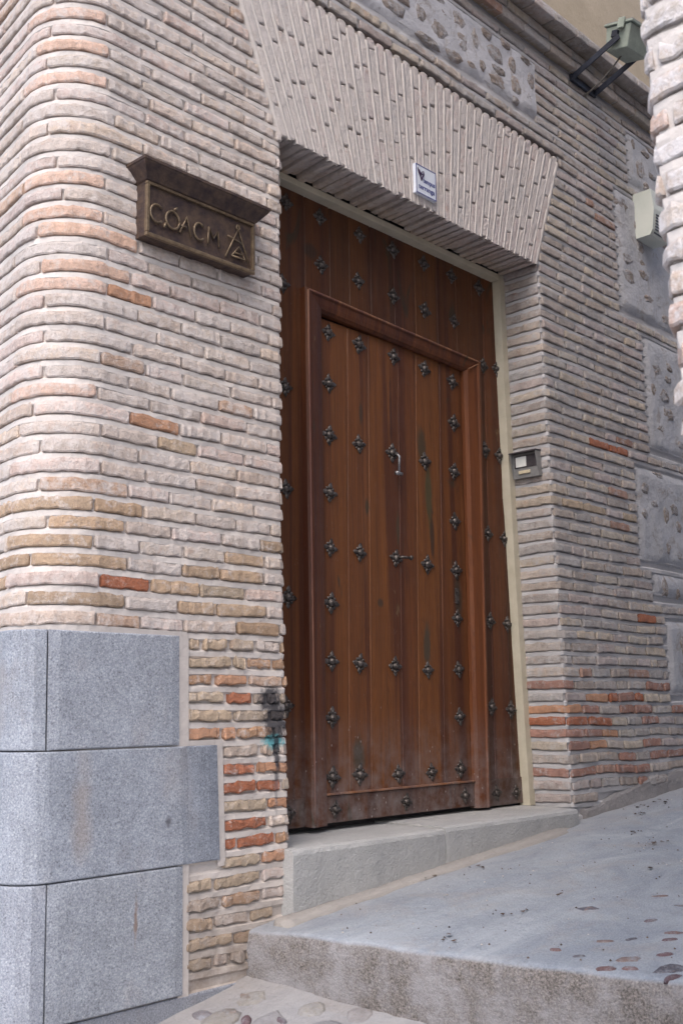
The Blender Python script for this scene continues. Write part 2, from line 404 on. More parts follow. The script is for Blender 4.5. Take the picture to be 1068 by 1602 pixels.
SPECIAL = [(2.19, 2.02, 'r'), (2.1, 2.7, 'o'), (2.06, 2.56, 'r'), (2.39, 2.51, 'y'), (2.44, 2.45, 'o'), (2.11, 2.08, 'o'), (1.85, 1.89, 'o'), (2.6, 1.65, 'r'), (2.54, 1.61, 'y'), (2.61, 1.73, 'o'), (2.44, 1.76, 'y'), (2.49, 1.83, 'y'), (2.57, 1.52, 'o'), (2.44, 1.52, 'y'), (2.65, 1.4, 'r'), (2.69, 1.34, 'r'), (2.63, 1.28, 'y'), (2.64, 1.23, 'r'), (2.63, 1.16, 'r'), (2.59, 1.1, 'y'), (2.78, 1.1, 'o'), (2.7, 1.04, 'y'), (2.41, 1.88, 'o'), (2.62, 1.89, 'y'), (2.52, 2.04, 'y'), (2.47, 1.03, 'y'), (2.27, 2.52, 'o'), (2.83, 1.41, 'o'), (2.83, 1.29, 'o'), (5.27, 3.02, 'r'), (5.48, 3.02, 'r'), (5.67, 2.14, 'r'), (5.69, 2.08, 'r'), (5.04, 1.67, 'o'), (5.19, 1.66, 'r'), (5.09, 1.58, 'r'), (4.88, 1.59, 'o'), (5.15, 1.51, 'r'), (5.17, 1.47, 'o'), (4.93, 1.52, 'r'), (5.07, 1.4, 'o'), (5.57, 1.66, 'r'), (5.04, 2.65, 'y'), (5.26, 2.64, 'y'), (5.51, 2.63, 'y'), (4.78, 1.52, 'r'), (2.13, 3.31, 'o'), (2.1, 3.22, 'o'), (2.13, 3.03, 'o'), (2.21, 2.6, 'o')]
SC = {'r': (.40, .155, .09), 'o': (.50, .28, .18), 'y': (.50, .39, .29)}
def var(c, a=.12):
    k = R.uniform(1 - a, 1 + a); h = R.uniform(-.03, .03); return (min(.85, c[0] * k * (1 + h)), min(.85, c[1] * k), min(.85, c[2] * k * (1 - h)))
def tint_for(x, y, z, side, L=0):
    for sx, sz, k in SPECIAL:
        if L > .27: break
        if y < .05 and abs(z - sz) < PITCH * .5 and abs(x - sx) < .09: return (*var(SC[k], .08), .16)
    if side == 'L':
        if x < 1.98 and y < .2 and 2.4 < z and R.random() < .35: return (*var((.66, .46, .37)), .38)
        if z < 1.86 and R.random() < .6: return (*var(R.choice([SC['y'], (.50, .31, .20), (.44, .36, .29), (.46, .37, .31)])), .25)
        if z < 2.3 and R.random() < .35: return (*var((.46, .33, .23)), .22)
        if R.random() < .05: return (*var((.52, .36, .27)), .45)
        return (*var(R.choice([(.60, .50, .44), (.57, .47, .41), (.63, .52, .44), (.62, .49, .44), (.56, .475, .425)])), R.uniform(.35, .75))
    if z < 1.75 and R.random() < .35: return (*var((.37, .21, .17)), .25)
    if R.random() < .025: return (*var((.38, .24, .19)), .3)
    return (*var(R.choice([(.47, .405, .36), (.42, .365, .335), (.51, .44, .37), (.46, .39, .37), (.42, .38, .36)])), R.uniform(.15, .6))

# ================================================================== LARGE STRUCTURE
# ground of the street, rising to the right and away
def street_z(x, y):
    return np.where(x < 0, .69 - .17 * 2.7 + .05 * x, np.minimum(.69 + .17 * (x - 2.7), .72 + .05 * (x - 2.9))) + .09 * np.clip(y, -3.5, 1.0)
def grid_mesh(name, X, Y, zf, m):
    V = [(x, y, float(zf(x, y))) for y in Y for x in X]; n = len(X)
    F = [(j * n + i, j * n + i + 1, (j + 1) * n + i + 1, (j + 1) * n + i) for j in range(len(Y) - 1) for i in range(n - 1)]
    return mesh_obj(name, V, F, m, smooth=True, shift=False)
Xs = [-60, -30, -15, -8, -4, -2, -1, -.5] + [i * .1 for i in range(0, 32)] + [3.3, 3.7, 4.5, 6, 9, 14, 30, 60]
Ys = [-60, -30, -15, -9, -6, -5, -4.5] + [-4 + i * .1 for i in range(0, 44)] + [.6, 1, 2, 4, 9, 20, 60]
st = struct(grid_mesh('street', Xs, Ys, lambda x, y: float(street_z(x, y)) + .006 * float(wob(x, y, 0, 3)) + .004 * float(wob(x, y, 3, 9)), M_STR))

# raised landing in front of the door, its rough step edge running out from the wall
def land_z(x, y): return .85 + .088 * (x - 2.7) + .004 * float(wob(x, y, 1, 2.2)) + .0035 * float(wob(x, y, 5, 7))
def edge_x(y): return 2.70 + .13 * (-y) + .006 * float(wob(0, y, 0, 6)) + .004 * float(wob(3, y, 0, 22))
ys = [0.34 - .03 * i for i in range(0, 84)]
rows = []
for y in ys:
    e = edge_x(y); r_ = []
    for zz, dx in ((-.35, .02), (-.12, .0), (-.05, -.004), (-.018, .0), (-.006, .006), (0, .02)):
        jx = .004 * float(wob(zz * 9, y, 0, 30)); r_.append((e + dx + jx, y, land_z(e, y) + zz))
    for x in np.concatenate([np.linspace(e + .05, 4.2, 34), np.linspace(4.3, 6.5, 22), [7.0, 8, 10, 14, 20]]): r_.append((x, y, land_z(x, y)))
    rows.append(r_)
n = len(rows[0]); V = [p for r_ in rows for p in r_]
F = [(j * n + i + 1, j * n + i, (j + 1) * n + i, (j + 1) * n + i + 1) for j in range(len(rows) - 1) for i in range(n - 1)]
landing = struct(mesh_obj('pavement', V, F, M_LAND, smooth=True, shift=False))

# ------------------------------------------------------------------ left wall with the rounded corner
ang = math.radians(81.3); dv = np.array([math.cos(ang), math.sin(ang)]); rC = .20; xt = 2.05
tl = rC / math.tan(ang / 2); vc = np.array([xt - tl, 0.0])
far = vc + dv * 3.2
XE = 2.866
pL = Path([far, vc, (XE, 0), (XE, .40)], [rC, .016])
uT = pL.segs[0][3] + pL.segs[1][2] * pL.segs[1][3]        # arc length where the flat face begins
pL.u0 = xt - uT                                            # so that u == x on the flat face
ML = mk_map(pL, leanL, .006)
uStart = pL.u0; uFlatEnd = XE
wallL = thing('brick_wall', 'pale brick wall with rounded corner and granite block base, left of the wooden door', 'wall', (2.0, .3, .6))
ARC_CX, ARC_CZ = 3.838, 1.646; ATOP = 4.615; ABOT = 3.917
def archL(z): return ARC_CX - .43 * (z - ARC_CZ) if z < ATOP else None
def archR(z): return ARC_CX + .392 * (z - ARC_CZ)
def mortar_sheet(M, us, k0, k1, pred, m, parent, name='mortar', dq=0.0, deep=.020):
    V = []; F = []; idx = {}
    us = list(us)
    for k in range(k0, k1):
        zb = Z0 + k * PITCH; lv = [(zb - .0055, .0), (zb - .001, -.005), (zb + .003, -.0105), (zb + BH - .012, -.0095), (zb + BH - .002, .0)]
        for j, (z, q) in enumerate(lv):
            for i, u in enumerate(us):
                qq = q + dq + (.0025 * float(wob(u * 4, k * 3.1, z * 3, 2.5)) if j in (0, 4) else 0)
                idx[(k, j, i)] = len(V); V.append(M(u, qq, z + (.002 * float(wob(u * 5, k * 1.7, 0, 3)) if j else 0)))
    for k in range(k0, k1):
        for i in range(len(us) - 1):
            uc = (us[i] + us[i + 1]) / 2
            for j in range(5):
                nx = (k, j + 1) if j < 4 else (k + 1, 0)
                if nx[0] >= k1: continue
                if not pred(uc, Z0 + k * PITCH + (.0, .0, .02, .03, .05)[j]): continue
                F.append((idx[(k, j, i)], idx[(k, j, i + 1)], idx[(nx[0], nx[1], i + 1)], idx[(nx[0], nx[1], i)]))
    return mesh_obj(name, V, F, m, parent, smooth=False)
KTOP = 54
def predL(u, z):
    a = archL(z)
    if z > 3.90 and u > (a if a else 2.55) + .012: return False
    return True
usL = list(np.arange(uStart, 1.5, .08)) + list(np.arange(1.5, XE - .03, .026)) + [XE - .02, XE - .012, XE - .004, XE + .004, XE + .012, XE + .02, XE + .06, XE + .14, XE + .27]
mortar_sheet(ML, usL, -22, KTOP, predL, M_MOL, wallL)
cl = Courses()
GX = 2.385                                                # right end of the granite rows 1 and 3
for k in range(-18, KTOP):
    w0 = Z0 + k * PITCH; w1 = w0 + BH + R.uniform(-.001, .003); zc = w0 + .02
    if zc > 3.90: a = archL(zc); uend = (a if a else 2.5) - .012
    else: uend = XE + .26
    if zc < 1.86:
        us0 = 2.57 if 1.075 < zc < 1.495 else GX + .035
        if zc < .80: us0 = GX + .035
        u = us0
        if w0 < .74: continue
        if zc < .92: uend = 2.80
    else:
        u = uStart + (0.1 if k % 2 else 0)
        # far stretch of the side face
    first = True
    while u < uend - .02:
        if u < 1.2: L = R.uniform(.22, .29)
        elif zc > 1.86 and u < 2.0:
            tgt = 2.04 + (.13 if k % 2 else 0) + R.uniform(-.02, .03)
            rem = tgt - u
            L = rem if rem < .42 else rem - R.uniform(.30, .38)
        elif zc < 1.86: L = R.choice([.065, .12, .15, .17, .20])
        else: L = R.uniform(.165, .235)
        if u + L > uend - .07 and uend > XE:               # the last one wraps round into the opening
            if u < XE - .10: L = uend - u
            else: L = uend - u
        if uend > XE and u < XE - .26 and u + L > XE - .06: L = XE - u - R.uniform(.09, .13)
        L = min(L, uend - u)
        low = zc < 1.86
        gap = R.uniform(.008, .013) + (.008 if low else 0)
        p, _ = pL.at(min(u + L / 2, XE - .01)); t = tint_for(p[0], p[1], zc, 'L', L)
        if zc > 2.6 and p[0] < 2.02 and p[1] < .25 and R.random() < .18: t = (*var((.66, .45, .35)), .30)
        V, F = brick_geo(ML, u, u + L - gap, w0 + (.005 if low else 0), w1 - (.003 if low else 0), R, jit=1.5 if low else 1.0, qf=.0055 if low else .0070)
        cl.add(V, F, t); u += L
cl.build(wallL, M_BRL)
# granite facing
def granite(u0, u1, z0, z1, tint=(1, 1, 1), q=.014, name='granite_block', path=None):
    n_ = max(2, int((u1 - u0) / .03)); us = np.linspace(u0, u1, n_)
    b = .005; prof = [(z0, -.05), (z0, q - b), (z0 + b * .4, q - b * .3), (z0 + b, q), (z1 - b, q), (z1 - b * .4, q - b * .3), (z1, q - b), (z1, -.05)]
    V = []
    for i, u in enumerate(us):
        for w, qq in prof:
            if i in (0, len(us) - 1) and qq > 0: qq = q - b
            V.append(GM(u, qq, w))
    m_ = len(prof); F = [(i * m_ + k, (i + 1) * m_ + k, (i + 1) * m_ + (k + 1) % m_, i * m_ + (k + 1) % m_) for i in range(len(us) - 1) for k in range(m_)]
    # bevelled ends: extra ring
    F.append(tuple(range(m_))); e = (len(us) - 1) * m_; F.append(tuple(range(e, e + m_))[::-1])
    return mesh_obj(name, V, F, M_GRA, wallL, tint=(*tint, 1))
def GM(u, q, z):
    u = u + .03 * float(sstep(1.8, .8, z)) * float(sstep(1.70, 1.90, u))
    p, n_ = pG.at(u)
    return (p[0] + n_[0] * q, p[1] + n_[1] * q, z)
g = .0025
gr, gx = .10, 1.897; gv = np.array([gx - gr / math.tan(ang / 2), 0.0])
pG = Path([gv + dv * 3.2, gv, (XE, 0)], [gr]); pG.u0 = gx - (pG.segs[0][3] + pG.segs[1][2] * pG.segs[1][3])
UA = 1.12                                                  # left end, round on the side face
JX = 1.866
granite(UA, JX - g, 1.486, 1.853, (.97, .98, 1.0)); granite(JX + g, 2.372, 1.486, 1.853, (1.02, 1.02, 1.03))
granite(UA, 2.405 , 1.097, 1.482, (.99, 1, 1.02)); granite(2.406 , 2.538, 1.097, 1.482, (.80, .82, .86), q=.0135)
granite(UA, JX - g, .60, 1.093, (.97, .97, .99)); granite(JX + g, 2.376, .688, 1.093, (1.0, 1.0, 1.0))
for z0, z1 in ((1.486, 1.853), (1.097, 1.482), (.60, 1.093)): granite(UA - 1.2, UA - 2 * g, z0, z1, (.98, .98, 1))
granite(JX + g, 2.72, .40, .683, (.80, .79, .80), q=.006, name='base_course')
# smooth pointing beside the granite
pm = MB()
def flat(u0, u1, z0, z1, q=.003, GM=GM):
    us = np.linspace(u0, u1, max(2, int((u1 - u0) / .04) + 2)); base = len(pm.v)
    for u in us: pm.v += [GM(u, q, z0), GM(u, q + .001, z1)]
    for i in range(len(us) - 1): a = base + 2 * i; pm.f.append((a, a + 2, a + 3, a + 1))
flat(2.36, GX + .03, 1.47, 1.856, .006); flat(2.53, 2.565, 1.075, 1.50, .006); flat(2.36, GX + .02, .66, 1.10, .005)
flat(UA - 1.2, 2.41, 1.845, 1.874, .004, ML); flat(2.37, 2.56, 1.482, 1.50, .004)
pm.build('pointing', M_FIL, wallL)

# ------------------------------------------------------------------ wall right of the door and over it
XR = 4.745
pR = Path([(XR, .40), (XR, 0), (9.0, 0)], [.014])
pR.u0 = XR - (.40 - .014 + .014 * math.pi / 2) + .014
MR = mk_map(pR, leanR, .006, .012, 1.5)
uJ = pR.u0 + .16                                            # where the visible jamb begins (y = .24)
wallR = thing('brick_wall', 'grey brown brick wall right of the wooden door, with rubble panels', 'wall', (6.0, .3, .9))
PAN = [  # x left, x right, z low, z high
    (5.81, 7.6, 4.765, 5.11), (5.61, 7.6, 3.895, 4.665), (5.86, 7.6, 3.085, 3.795), (5.66, 7.4, 2.40, 2.965), (5.80, 7.4, 2.21, 2.36), (5.92, 7.2, 1.65, 2.085), (2.2, 4.79, 4.765, 5.115)]
def in_panel(u, z, m_=0):
    for a, b, c, d_ in PAN:
        if a - m_ < u < b + m_ and c - .01 < z < d_ + .01: return (a, b)
    return None
def predR(u, z):
    if z > ATOP + .005: return True
    if z > 3.90: return u > archR(z) - .015
    return u > uJ - .05
usR = list(np.arange(1.9, uJ, .05)) + [uJ, uJ + .05, uJ + .1, XR - .05, XR - .02, XR - .012, XR - .006, XR, XR + .006, XR + .012, XR + .02] + list(np.arange(XR + .045, 6.4, .028)) + list(np.arange(6.45, 9.01, .12))
# upper part needs its own straight path
pU = Path([(1.9, 0), (9.0, 0)], []); pU.u0 = 1.9
MU = mk_map(pU, lambda x, z: 0.0, .006)
kA = 0
while Z0 + kA * PITCH < ATOP + .005: kA += 1
mortar_sheet(MR, [u for u in usR if u >= uJ - .001], -17, kA + 1, predR, M_MOR, wallR)
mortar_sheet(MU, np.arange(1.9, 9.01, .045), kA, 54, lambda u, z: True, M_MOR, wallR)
cr = Courses(); KC = 53
for k in range(-15, KC):
    w0 = Z0 + k * PITCH; zc = w0 + .02; w1 = w0 + BH + R.uniform(-.001, .003)
    M = MR
    if zc > ATOP: u = 2.3; M = MU
    elif zc > 3.915: u = archR(zc) + .012
    else: u = uJ
    if zc < 1.1: u = 4.95
    if zc < 1.0: continue
    if zc < 3.91 and zc > 1.1:
        L = (XR - uJ) + R.choice([.012, .10, .16]) 
        firstL = L
    else: firstL = None
    while u < 8.2:
        L = firstL if firstL else R.uniform(.17, .25); firstL = None
        if R.random() < .12: L = min(L, R.uniform(.09, .13)) if u > XR + .1 else L
        pn = in_panel(u + L * .5, zc)
        if pn and u + L * .5 < pn[1]:
            if u < pn[0] - .05: L = pn[0] - u
            else: u = pn[1]; continue
        else:
            pn2 = in_panel(u + L, zc)
            if pn2 and u < pn2[0]: L = pn2[0] - u
        if 4.85 < u + L / 2 and zc < 1.12 + .085 * (u - 4.8) + .05 * (R.random()): u += L; continue
        gap = R.uniform(.012, .017)
        p, _ = (pR if M is MR else pU).at(u + L / 2)
        x_ = max(p[0], u + L - .1) if p[1] > 0 else p[0]
        t = tint_for(x_, p[1] if zc > 1.8 else 0, zc, 'R')
        V, F = brick_geo(M, u, u + L - gap, w0, w1, R, qf=.0070, step=.03)
        cr.add(V, F, t); u += L
    
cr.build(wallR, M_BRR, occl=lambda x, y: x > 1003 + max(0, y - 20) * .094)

# rubble panels: lumpy limewashed render with brown stones showing
def panel(a, b, c, d_, seed, stones):
    rr = random.Random(seed); nx, nz = int((b - a) / .035) + 1, max(4, int((d_ - c) / .03)); V = []
    for j in range(nz + 1):
        for i in range(nx + 1):
            x = a + (b - a) * i / nx; z = c + (d_ - c) * j / nz
            e = i == 0 or j in (0, nz)
            q = -.012 if e else .006 + .007 * float(wob(x * 1.5, 0, z * 1.5, 2.6)) + .003 * float(wob(x, 7, z, 14))
            V.append((x + (.006 * float(wob(0, 0, z, 9)) if i == 0 else 0), -q, z + (.005 * float(wob(x, 0, 0, 8)) if j in (0, nz) else 0)))
    n_ = nx + 1; F = [(j * n_ + i, j * n_ + i + 1, (j + 1) * n_ + i + 1, (j + 1) * n_ + i) for j in range(nz) for i in range(nx)]
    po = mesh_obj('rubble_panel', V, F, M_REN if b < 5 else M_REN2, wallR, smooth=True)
    for (x, z, w, h) in stones:
        m_ = 11; rings = []
        ph = [rr.uniform(.75, 1.15) for _ in range(m_)]
        for s_, q in ((1.25, -.006), (.95, .0045), (.6, .0085), (.25, .0075)):
            rings.append([(x + w * .5 * s_ * ph[i_] * math.cos(6.283 * i_ / m_), -(q + rr.uniform(-.002, .002) * (q > 0)) - .003, z + h * .5 * s_ * ph[i_] * math.sin(6.283 * i_ / m_)) for i_ in range(m_)])
        mb = MB().loft(rings); mb.build('stone', M_RUB, po, tint=(*var(rr.choice([(.30, .25, .22), (.27, .23, .205), (.33, .275, .24)])), rr.uniform(.38, .62)))
def scatter(a, b, c, d_, n_, seed, w=(.07, .15), h=(.06, .12)):
    rr = random.Random(seed); out = []
    for _ in range(4000):
        if len(out) >= n_: break
        ww, hh = rr.uniform(*w), rr.uniform(*h); x = rr.uniform(a + ww * .6, b - ww * .6); z = rr.uniform(c + hh * .6, d_ - hh * .6) if d_ - c > hh * 1.3 else (c + d_) / 2
        if all(abs(x - o[0]) > (ww + o[2]) * .58 or abs(z - o[1]) > (hh + o[3]) * .56 for o in out): out.append((x, z, ww, hh))
    return out
for i, (a, b, c, d_) in enumerate(PAN):
    if i == 6: S = scatter(3.3, b, c, d_, 30, 41, (.06, .18), (.04, .12)); 
    else: S = scatter(a, min(b, 7.0), c, d_, [16, 26, 24, 20, 6, 15, 0][i], 50 + i, (.05, .15), (.04, .12))
    panel(a, b, c, d_, i, S)
# rough render smeared on the wall foot
V = []; F = []; nx, nz = 90, 14
for j in range(nz + 1):
    for i in range(nx + 1):
        x = 4.90 + i * .035; top = 1.105 + .085 * (x - 4.9) + .022 * float(wob(x, 0, 0, 2.5)) + .045 * float(sstep(5, 5.5, x)); bot = .85 + .085 * (x - 2.7) - .06
        t = j / nz; z = bot + (top - bot) * t; q = (.012 * (1 - t) + .0065 + .005 * float(wob(x * 2, 0, z * 3, 2.5)) + .003 * float(wob(x, 5, z, 9))) * (1 if j < nz else -.6)
        V.append((x, -q + (.03 if i == 0 else 0), z))
F = [(j * (nx + 1) + i, j * (nx + 1) + i + 1, (j + 1) * (nx + 1) + i + 1, (j + 1) * (nx + 1) + i) for j in range(nz) for i in range(nx)]
mesh_obj('render_skirt', V, F, mat_mortar('rough_grey_plaster', (.27, .255, .255), (.37, .35, .35), dist=.02), wallR, smooth=True)
# cornice: two corbelled steps, then the stucco storey
cor = thing('cornice', 'brick cornice of two corbelled steps under the beige stucco, above the wooden door', 'cornice', (4.5, 0, 5.2))
def band(q, z0, rows_, u0, u1, lim, pt):
    cc = Courses(); mb = MB(); mb.box(u0, u1, -q + .006, .10, z0 + .008, z0 + rows_ * PITCH - .001)
    mb.build('mortar', M_MOR, cor)
    for r_ in range(rows_):
        u = u0 + (r_ % 2) * .1
        while u < u1 - .05:
            L = R.uniform(.19, .27); L = min(L, u1 - u)
            V, F = brick_geo(lambda a, b, c: (a, -b - q, c + float(wave(a, 0, c, .004))), u, u + L - .009, z0 + r_ * PITCH + .001, z0 + r_ * PITCH + BH + .008, R, qf=.006, qb=-q - .0, step=.07, slope=False)
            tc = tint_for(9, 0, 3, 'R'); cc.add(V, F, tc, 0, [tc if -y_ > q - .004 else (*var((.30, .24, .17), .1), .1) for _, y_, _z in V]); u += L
    cc.build(cor, M_BRR, lim)
band(.045, 5.205, 2, 2.1, 9.0, 60, 0); band(.125, 5.33, 1, 2.1, 9.0, 60, 0)
up = thing('stucco_wall', 'beige stucco upper storey wall above the brick cornice, at the top right', 'wall', (4.5, 0, 5.4))
MB().box(1.9, 9.0, -.105, .3, 5.392, 8.2).build('stucco_face', M_STU, up)

# ------------------------------------------------------------------ flat arch of bricks on edge
arch = thing('brick_arch', 'whitewashed flat arch of fanned upright bricks over the wooden door', 'arch', (3.8, 0, 3.9))
NS = 38; SL = -.43; SRr = .392
def fan(s_, q, z): return (ARC_CX + s_ * (z - ARC_CZ), -q, z)
ca = Courses(); ds = (SRr - SL) / NS; mort = MB()
for i in range(NS):
    s0 = SL + ds * i + ds * .13; s1 = SL + ds * (i + 1) - ds * .13; sm = (s0 + s1) / 2
    zb = 3.905 + R.uniform(-.012, .010); cuts = [zb]; zz = zb + (.10, .22, .16, .26)[i % 4] + R.uniform(-.015, .015)
    if i < 12: zz += R.uniform(-.04, .04)
    while zz < ATOP - .05: cuts.append(zz); zz += .22 + R.uniform(-.035, .035)
    cuts.append(ATOP - .004)
    wv = R.uniform(-.0012, .0012)
    for a, b in zip(cuts[:-1], cuts[1:]):
        def Mf(u, q, w, s0=s0, wv=wv): return fan(w + wv * math.sin(u * 9), q, u)
        bot = a == zb; hg, hg2 = R.uniform(.001, .007), R.uniform(.001, .006)
        V, F = brick_geo(Mf, a + (.0 if bot else hg), b - hg2, s0 + R.uniform(-.0006, .0006), s1 + R.uniform(-.0006, .0006), R, qf=.0035 if i > 9 else .0048, qb=-.215 if bot else -.03, jit=.0, step=.05, slope=False)
        V = [(x + R.uniform(-.0012, .0012), y + R.uniform(-.0015, .0015), z) for x, y, z in V]
        w_ = .95 if i < 11 else R.uniform(.6, .9)
        tc = (*var(R.choice([(.62, .56, .53), (.58, .525, .50), (.64, .56, .53), (.62, .515, .49)]), .06), w_)
        ca.add(V, F, tc, 0, [tc if y < .012 else (*var((.58, .46, .35), .06), .3) for x, y, z in V])
ca.build(arch, M_BRL)
def ridge(s_, hw, q):
    zs = np.arange(3.903, ATOP + .001, .04); base = len(mort.v)
    for z in zs:
        for dd, qq in ((-hw, -.02), (-hw * .96, q * .6), (0, q * .8), (hw * .96, q * .6), (hw, -.02)):
            x, y, z_ = fan(s_ + dd, qq + .0015 * float(wob(z * 5, s_ * 40, 0, 2)) * (qq > 0), z); mort.v.append((x, y, z_))
    for j in range(len(zs) - 1):
        for k in range(4): a = base + j * 5 + k; mort.f.append((a, a + 1, a + 6, a + 5))
for i in range(NS + 1): ridge(SL + ds * i, ds * (.19 if 0 < i < NS else .30), .0038 if i > 9 else (.0050 if i else .002))
for z0, z1, q in ((3.90, ATOP + .004, -.022),):
    n_ = 30; base = len(mort.v)
    for i in range(n_ + 1):
        s_ = SL - .004 + (SRr - SL + .008) * i / n_; mort.v += [fan(s_, q, z0 + .032), fan(s_, q, z1), fan(s_, -.24, z0 + .032)]
    for i in range(n_): a = base + 3 * i; mort.f += [(a, a + 3, a + 4, a + 1), (a + 2, a + 5, a + 3, a)]
mort.build('mortar', M_MOL, arch, smooth=True)

MB().box(2.55, 9.0, .345, 3.0, -.3, 8.1).build('core', M_DRK, wallR)
# ------------------------------------------------------------------ threshold
sill = thing('doorstep', 'grey granite threshold of long stone blocks beneath the wooden door', 'doorstep', (3.9, 0, .9))
def sblock(x0, x1, z1):
    mb = MB(); xs = np.linspace(x0, x1, max(3, int((x1 - x0) / .05))); rings = []
    for x in xs:
        dq = .0025 * float(wob(x, 0, 0, 9)); e = .004 if x in (xs[0], xs[-1]) else 0
        rings.append([(x, .42, .78), (x, -.055 + dq + e, .78), (x, -.056 + dq + e, z1 - .022), (x, -.050 + dq + e, z1 - .008), (x, -.036 + dq, z1 - .001 - e * .5), (x, .42, z1 + .004 - e * .5)])
    mb.loft(rings); return mb.build('stone_block', M_SILL, sill)
sblock(2.868, 3.752, 1.103); sblock(3.757, 4.80, 1.110)
mf = MB(); rings = []
for x in np.arange(2.78, 4.90, .05):
    z = .85 + .088 * (x - 2.7) - .022 * float(sstep(4.5, 4.85, x)); k = .01 * float(wob(x, 0, 0, 4)) - .045 * float(sstep(4.5, 4.85, x)); rings.append([(x, -.03, z - .05), (x, -.115 - k, z - .03), (x, -.112 - k, z + .003), (x, -.085 - k, z + .010 + k * .3), (x, -.05, z + .022)])
mf.loft(rings).build('mortar_fillet', mat_mortar('dusty_mortar', (.30, .28, .265), (.37, .345, .325), dist=.012), sill, smooth=True)

# ------------------------------------------------------------------ door frame and door
fr = thing('doorway_surround', 'narrow cream painted frame lining the head and side of the doorway', 'frame', (4.7, .25, 1.11))
fb = MB(); rings = []
for z in np.linspace(1.112, 3.905, 16):
    dx = float(leanR(XR, z)); x1 = XR - .003 + dx; x0 = x1 - .047
    rings.append([(x0, .215, z), (x1, .215, z), (x1, .275, z), (x0, .275, z)])
fb.loft(rings).build('jamb', M_FRM, fr)
MB().box(2.83, 4.685, .210, .272, 3.866, 3.896, .002).build('head', M_FRM, fr)
MB().box(2.80, 2.862, .216, .274, 1.113, 3.864, .002).build('jamb', M_FRM, fr)
DY = .262
door = thing('wooden_door', 'tall brown plank door studded with metal rosettes, a framed wicket door set in it', 'door', (3.9, .28, 1.13))
def plank(xb0, xb1, xt0, xt1, z0, z1, y, tint, parent, name='plank', th=.04, g_=.0014):
    b = .004; rings = []
    for z in np.linspace(z0, z1, 6):
        t = (z - z0) / (z1 - z0); a = xb0 + (xt0 - xb0) * t + g_; c = xb1 + (xt1 - xb1) * t - g_
        yo = .0012 * float(wob(a * 3, 0, z, 2))
        rings.append([(a, y + th, z), (a, y + b + yo, z), (a + b, y + yo, z), (c - b, y + yo, z), (c, y + b + yo, z), (c, y + th, z)])
    return MB().loft(rings).build(name, M_WOOD, parent, tint=(*tint, 1))
def wt(a=1.0): k = R.uniform(.72, 1.15) * a; return (k, k * R.uniform(.88, 1.02), k * R.uniform(.85, 1.0))
MB().box(2.80, 4.80, .305, .33, 1.136, 3.90).build('backing', M_DRK, door)
# boards left of the wicket, right of it, and above it (their seams lean slightly, as hung)
plank(2.80, 3.10, 2.80, 3.085, 1.137, 3.89, DY, wt(.62), door); plank(3.10, 3.27, 3.085, 3.26, 1.137, 3.89, DY, wt(.75), door)
plank(4.44, 4.56, 4.50, 4.60, 1.128, 3.89, DY, wt(.95), door); plank(4.56, 4.70, 4.60, 4.735, 1.128, 3.89, DY, wt(.9), door); plank(4.70, 4.80, 4.735, 4.80, 1.128, 3.89, DY, wt(.8), door)
xs = [3.26, 3.42, 3.55, 3.70, 3.87, 4.03, 4.20, 4.36, 4.50]
for a, b in zip(xs[:-1], xs[1:]): plank(a, b, a, b, 3.35, 3.89, DY, wt(.85), door)
# kick boards
MB().box(2.80, 3.232, DY - .006, DY + .03, 1.132, 1.246, .003).build('kick_board', M_WOOD, door, tint=(.62, .60, .66, 1))
MB().box(4.475, 4.80, DY - .006, DY + .03, 1.124, 1.252, .003).build('kick_board', M_WOOD, door, tint=(.62, .60, .66, 1))
# moulded frame of the wicket: outer and inner outline measured at the corners
O = [(3.250, 1.130), (3.231, 3.425), (4.515, 3.372), (4.462, 1.126)]
I = [(3.358, 1.130), (3.350, 3.338), (4.392, 3.300), (4.375, 1.126)]
wf = thing  # (keeps the name short below)
fo = MB()
def mitre(o0, o1, i0, i1):
    rings = []
    for oo, ii in ((o0, i0), (o1, i1)):
        oo = np.array(oo); ii = np.array(ii); r_ = []
        for t, y in ((0, DY + .01), (0, DY - .030), (.07, DY - .040), (.22, DY - .043), (.30, DY - .036), (.62, DY - .032), (.86, DY - .026), (1, DY - .012), (1, DY + .02)):
            p = oo + (ii - oo) * t; r_.append((p[0], y, p[1]))
        rings.append(r_)
    n_ = len(rings[0]); out = []
    k = 10; full = []
    for j in range(k + 1):
        t = j / k; full.append([tuple(np.array(a) * (1 - t) + np.array(b) * t) for a, b in zip(*rings)])
    return MB().loft(full)
wframe = mitre(O[1], O[2], I[1], I[2]).build('wicket_frame_rail', M_WOOD, door, tint=(.95, .78, .78, 1))
mitre(O[0], O[1], I[0], I[1]).build('wicket_frame_stile', M_WOOD, door, tint=(.92, .78, .76, 1))
mitre(O[3], O[2], I[3], I[2]).build('wicket_frame_stile', M_WOOD, door, tint=(1.15, .98, 1.0, 1))
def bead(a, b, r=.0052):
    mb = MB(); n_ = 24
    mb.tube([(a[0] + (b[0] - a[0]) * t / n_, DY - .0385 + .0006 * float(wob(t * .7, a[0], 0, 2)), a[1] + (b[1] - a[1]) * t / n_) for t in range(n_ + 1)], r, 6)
    return mb.build('highlight_bead', M_WOOD, door, smooth=True, tint=(2.6, 3.6, 6.5, 1))  # added strip; pale tint paints in light caught by the dusty frame edge
bead((3.262, 1.14), (3.242, 3.410)); bead((3.246, 3.414), (4.505, 3.362)); bead((4.402, 3.308), (4.500, 3.358), .0035)
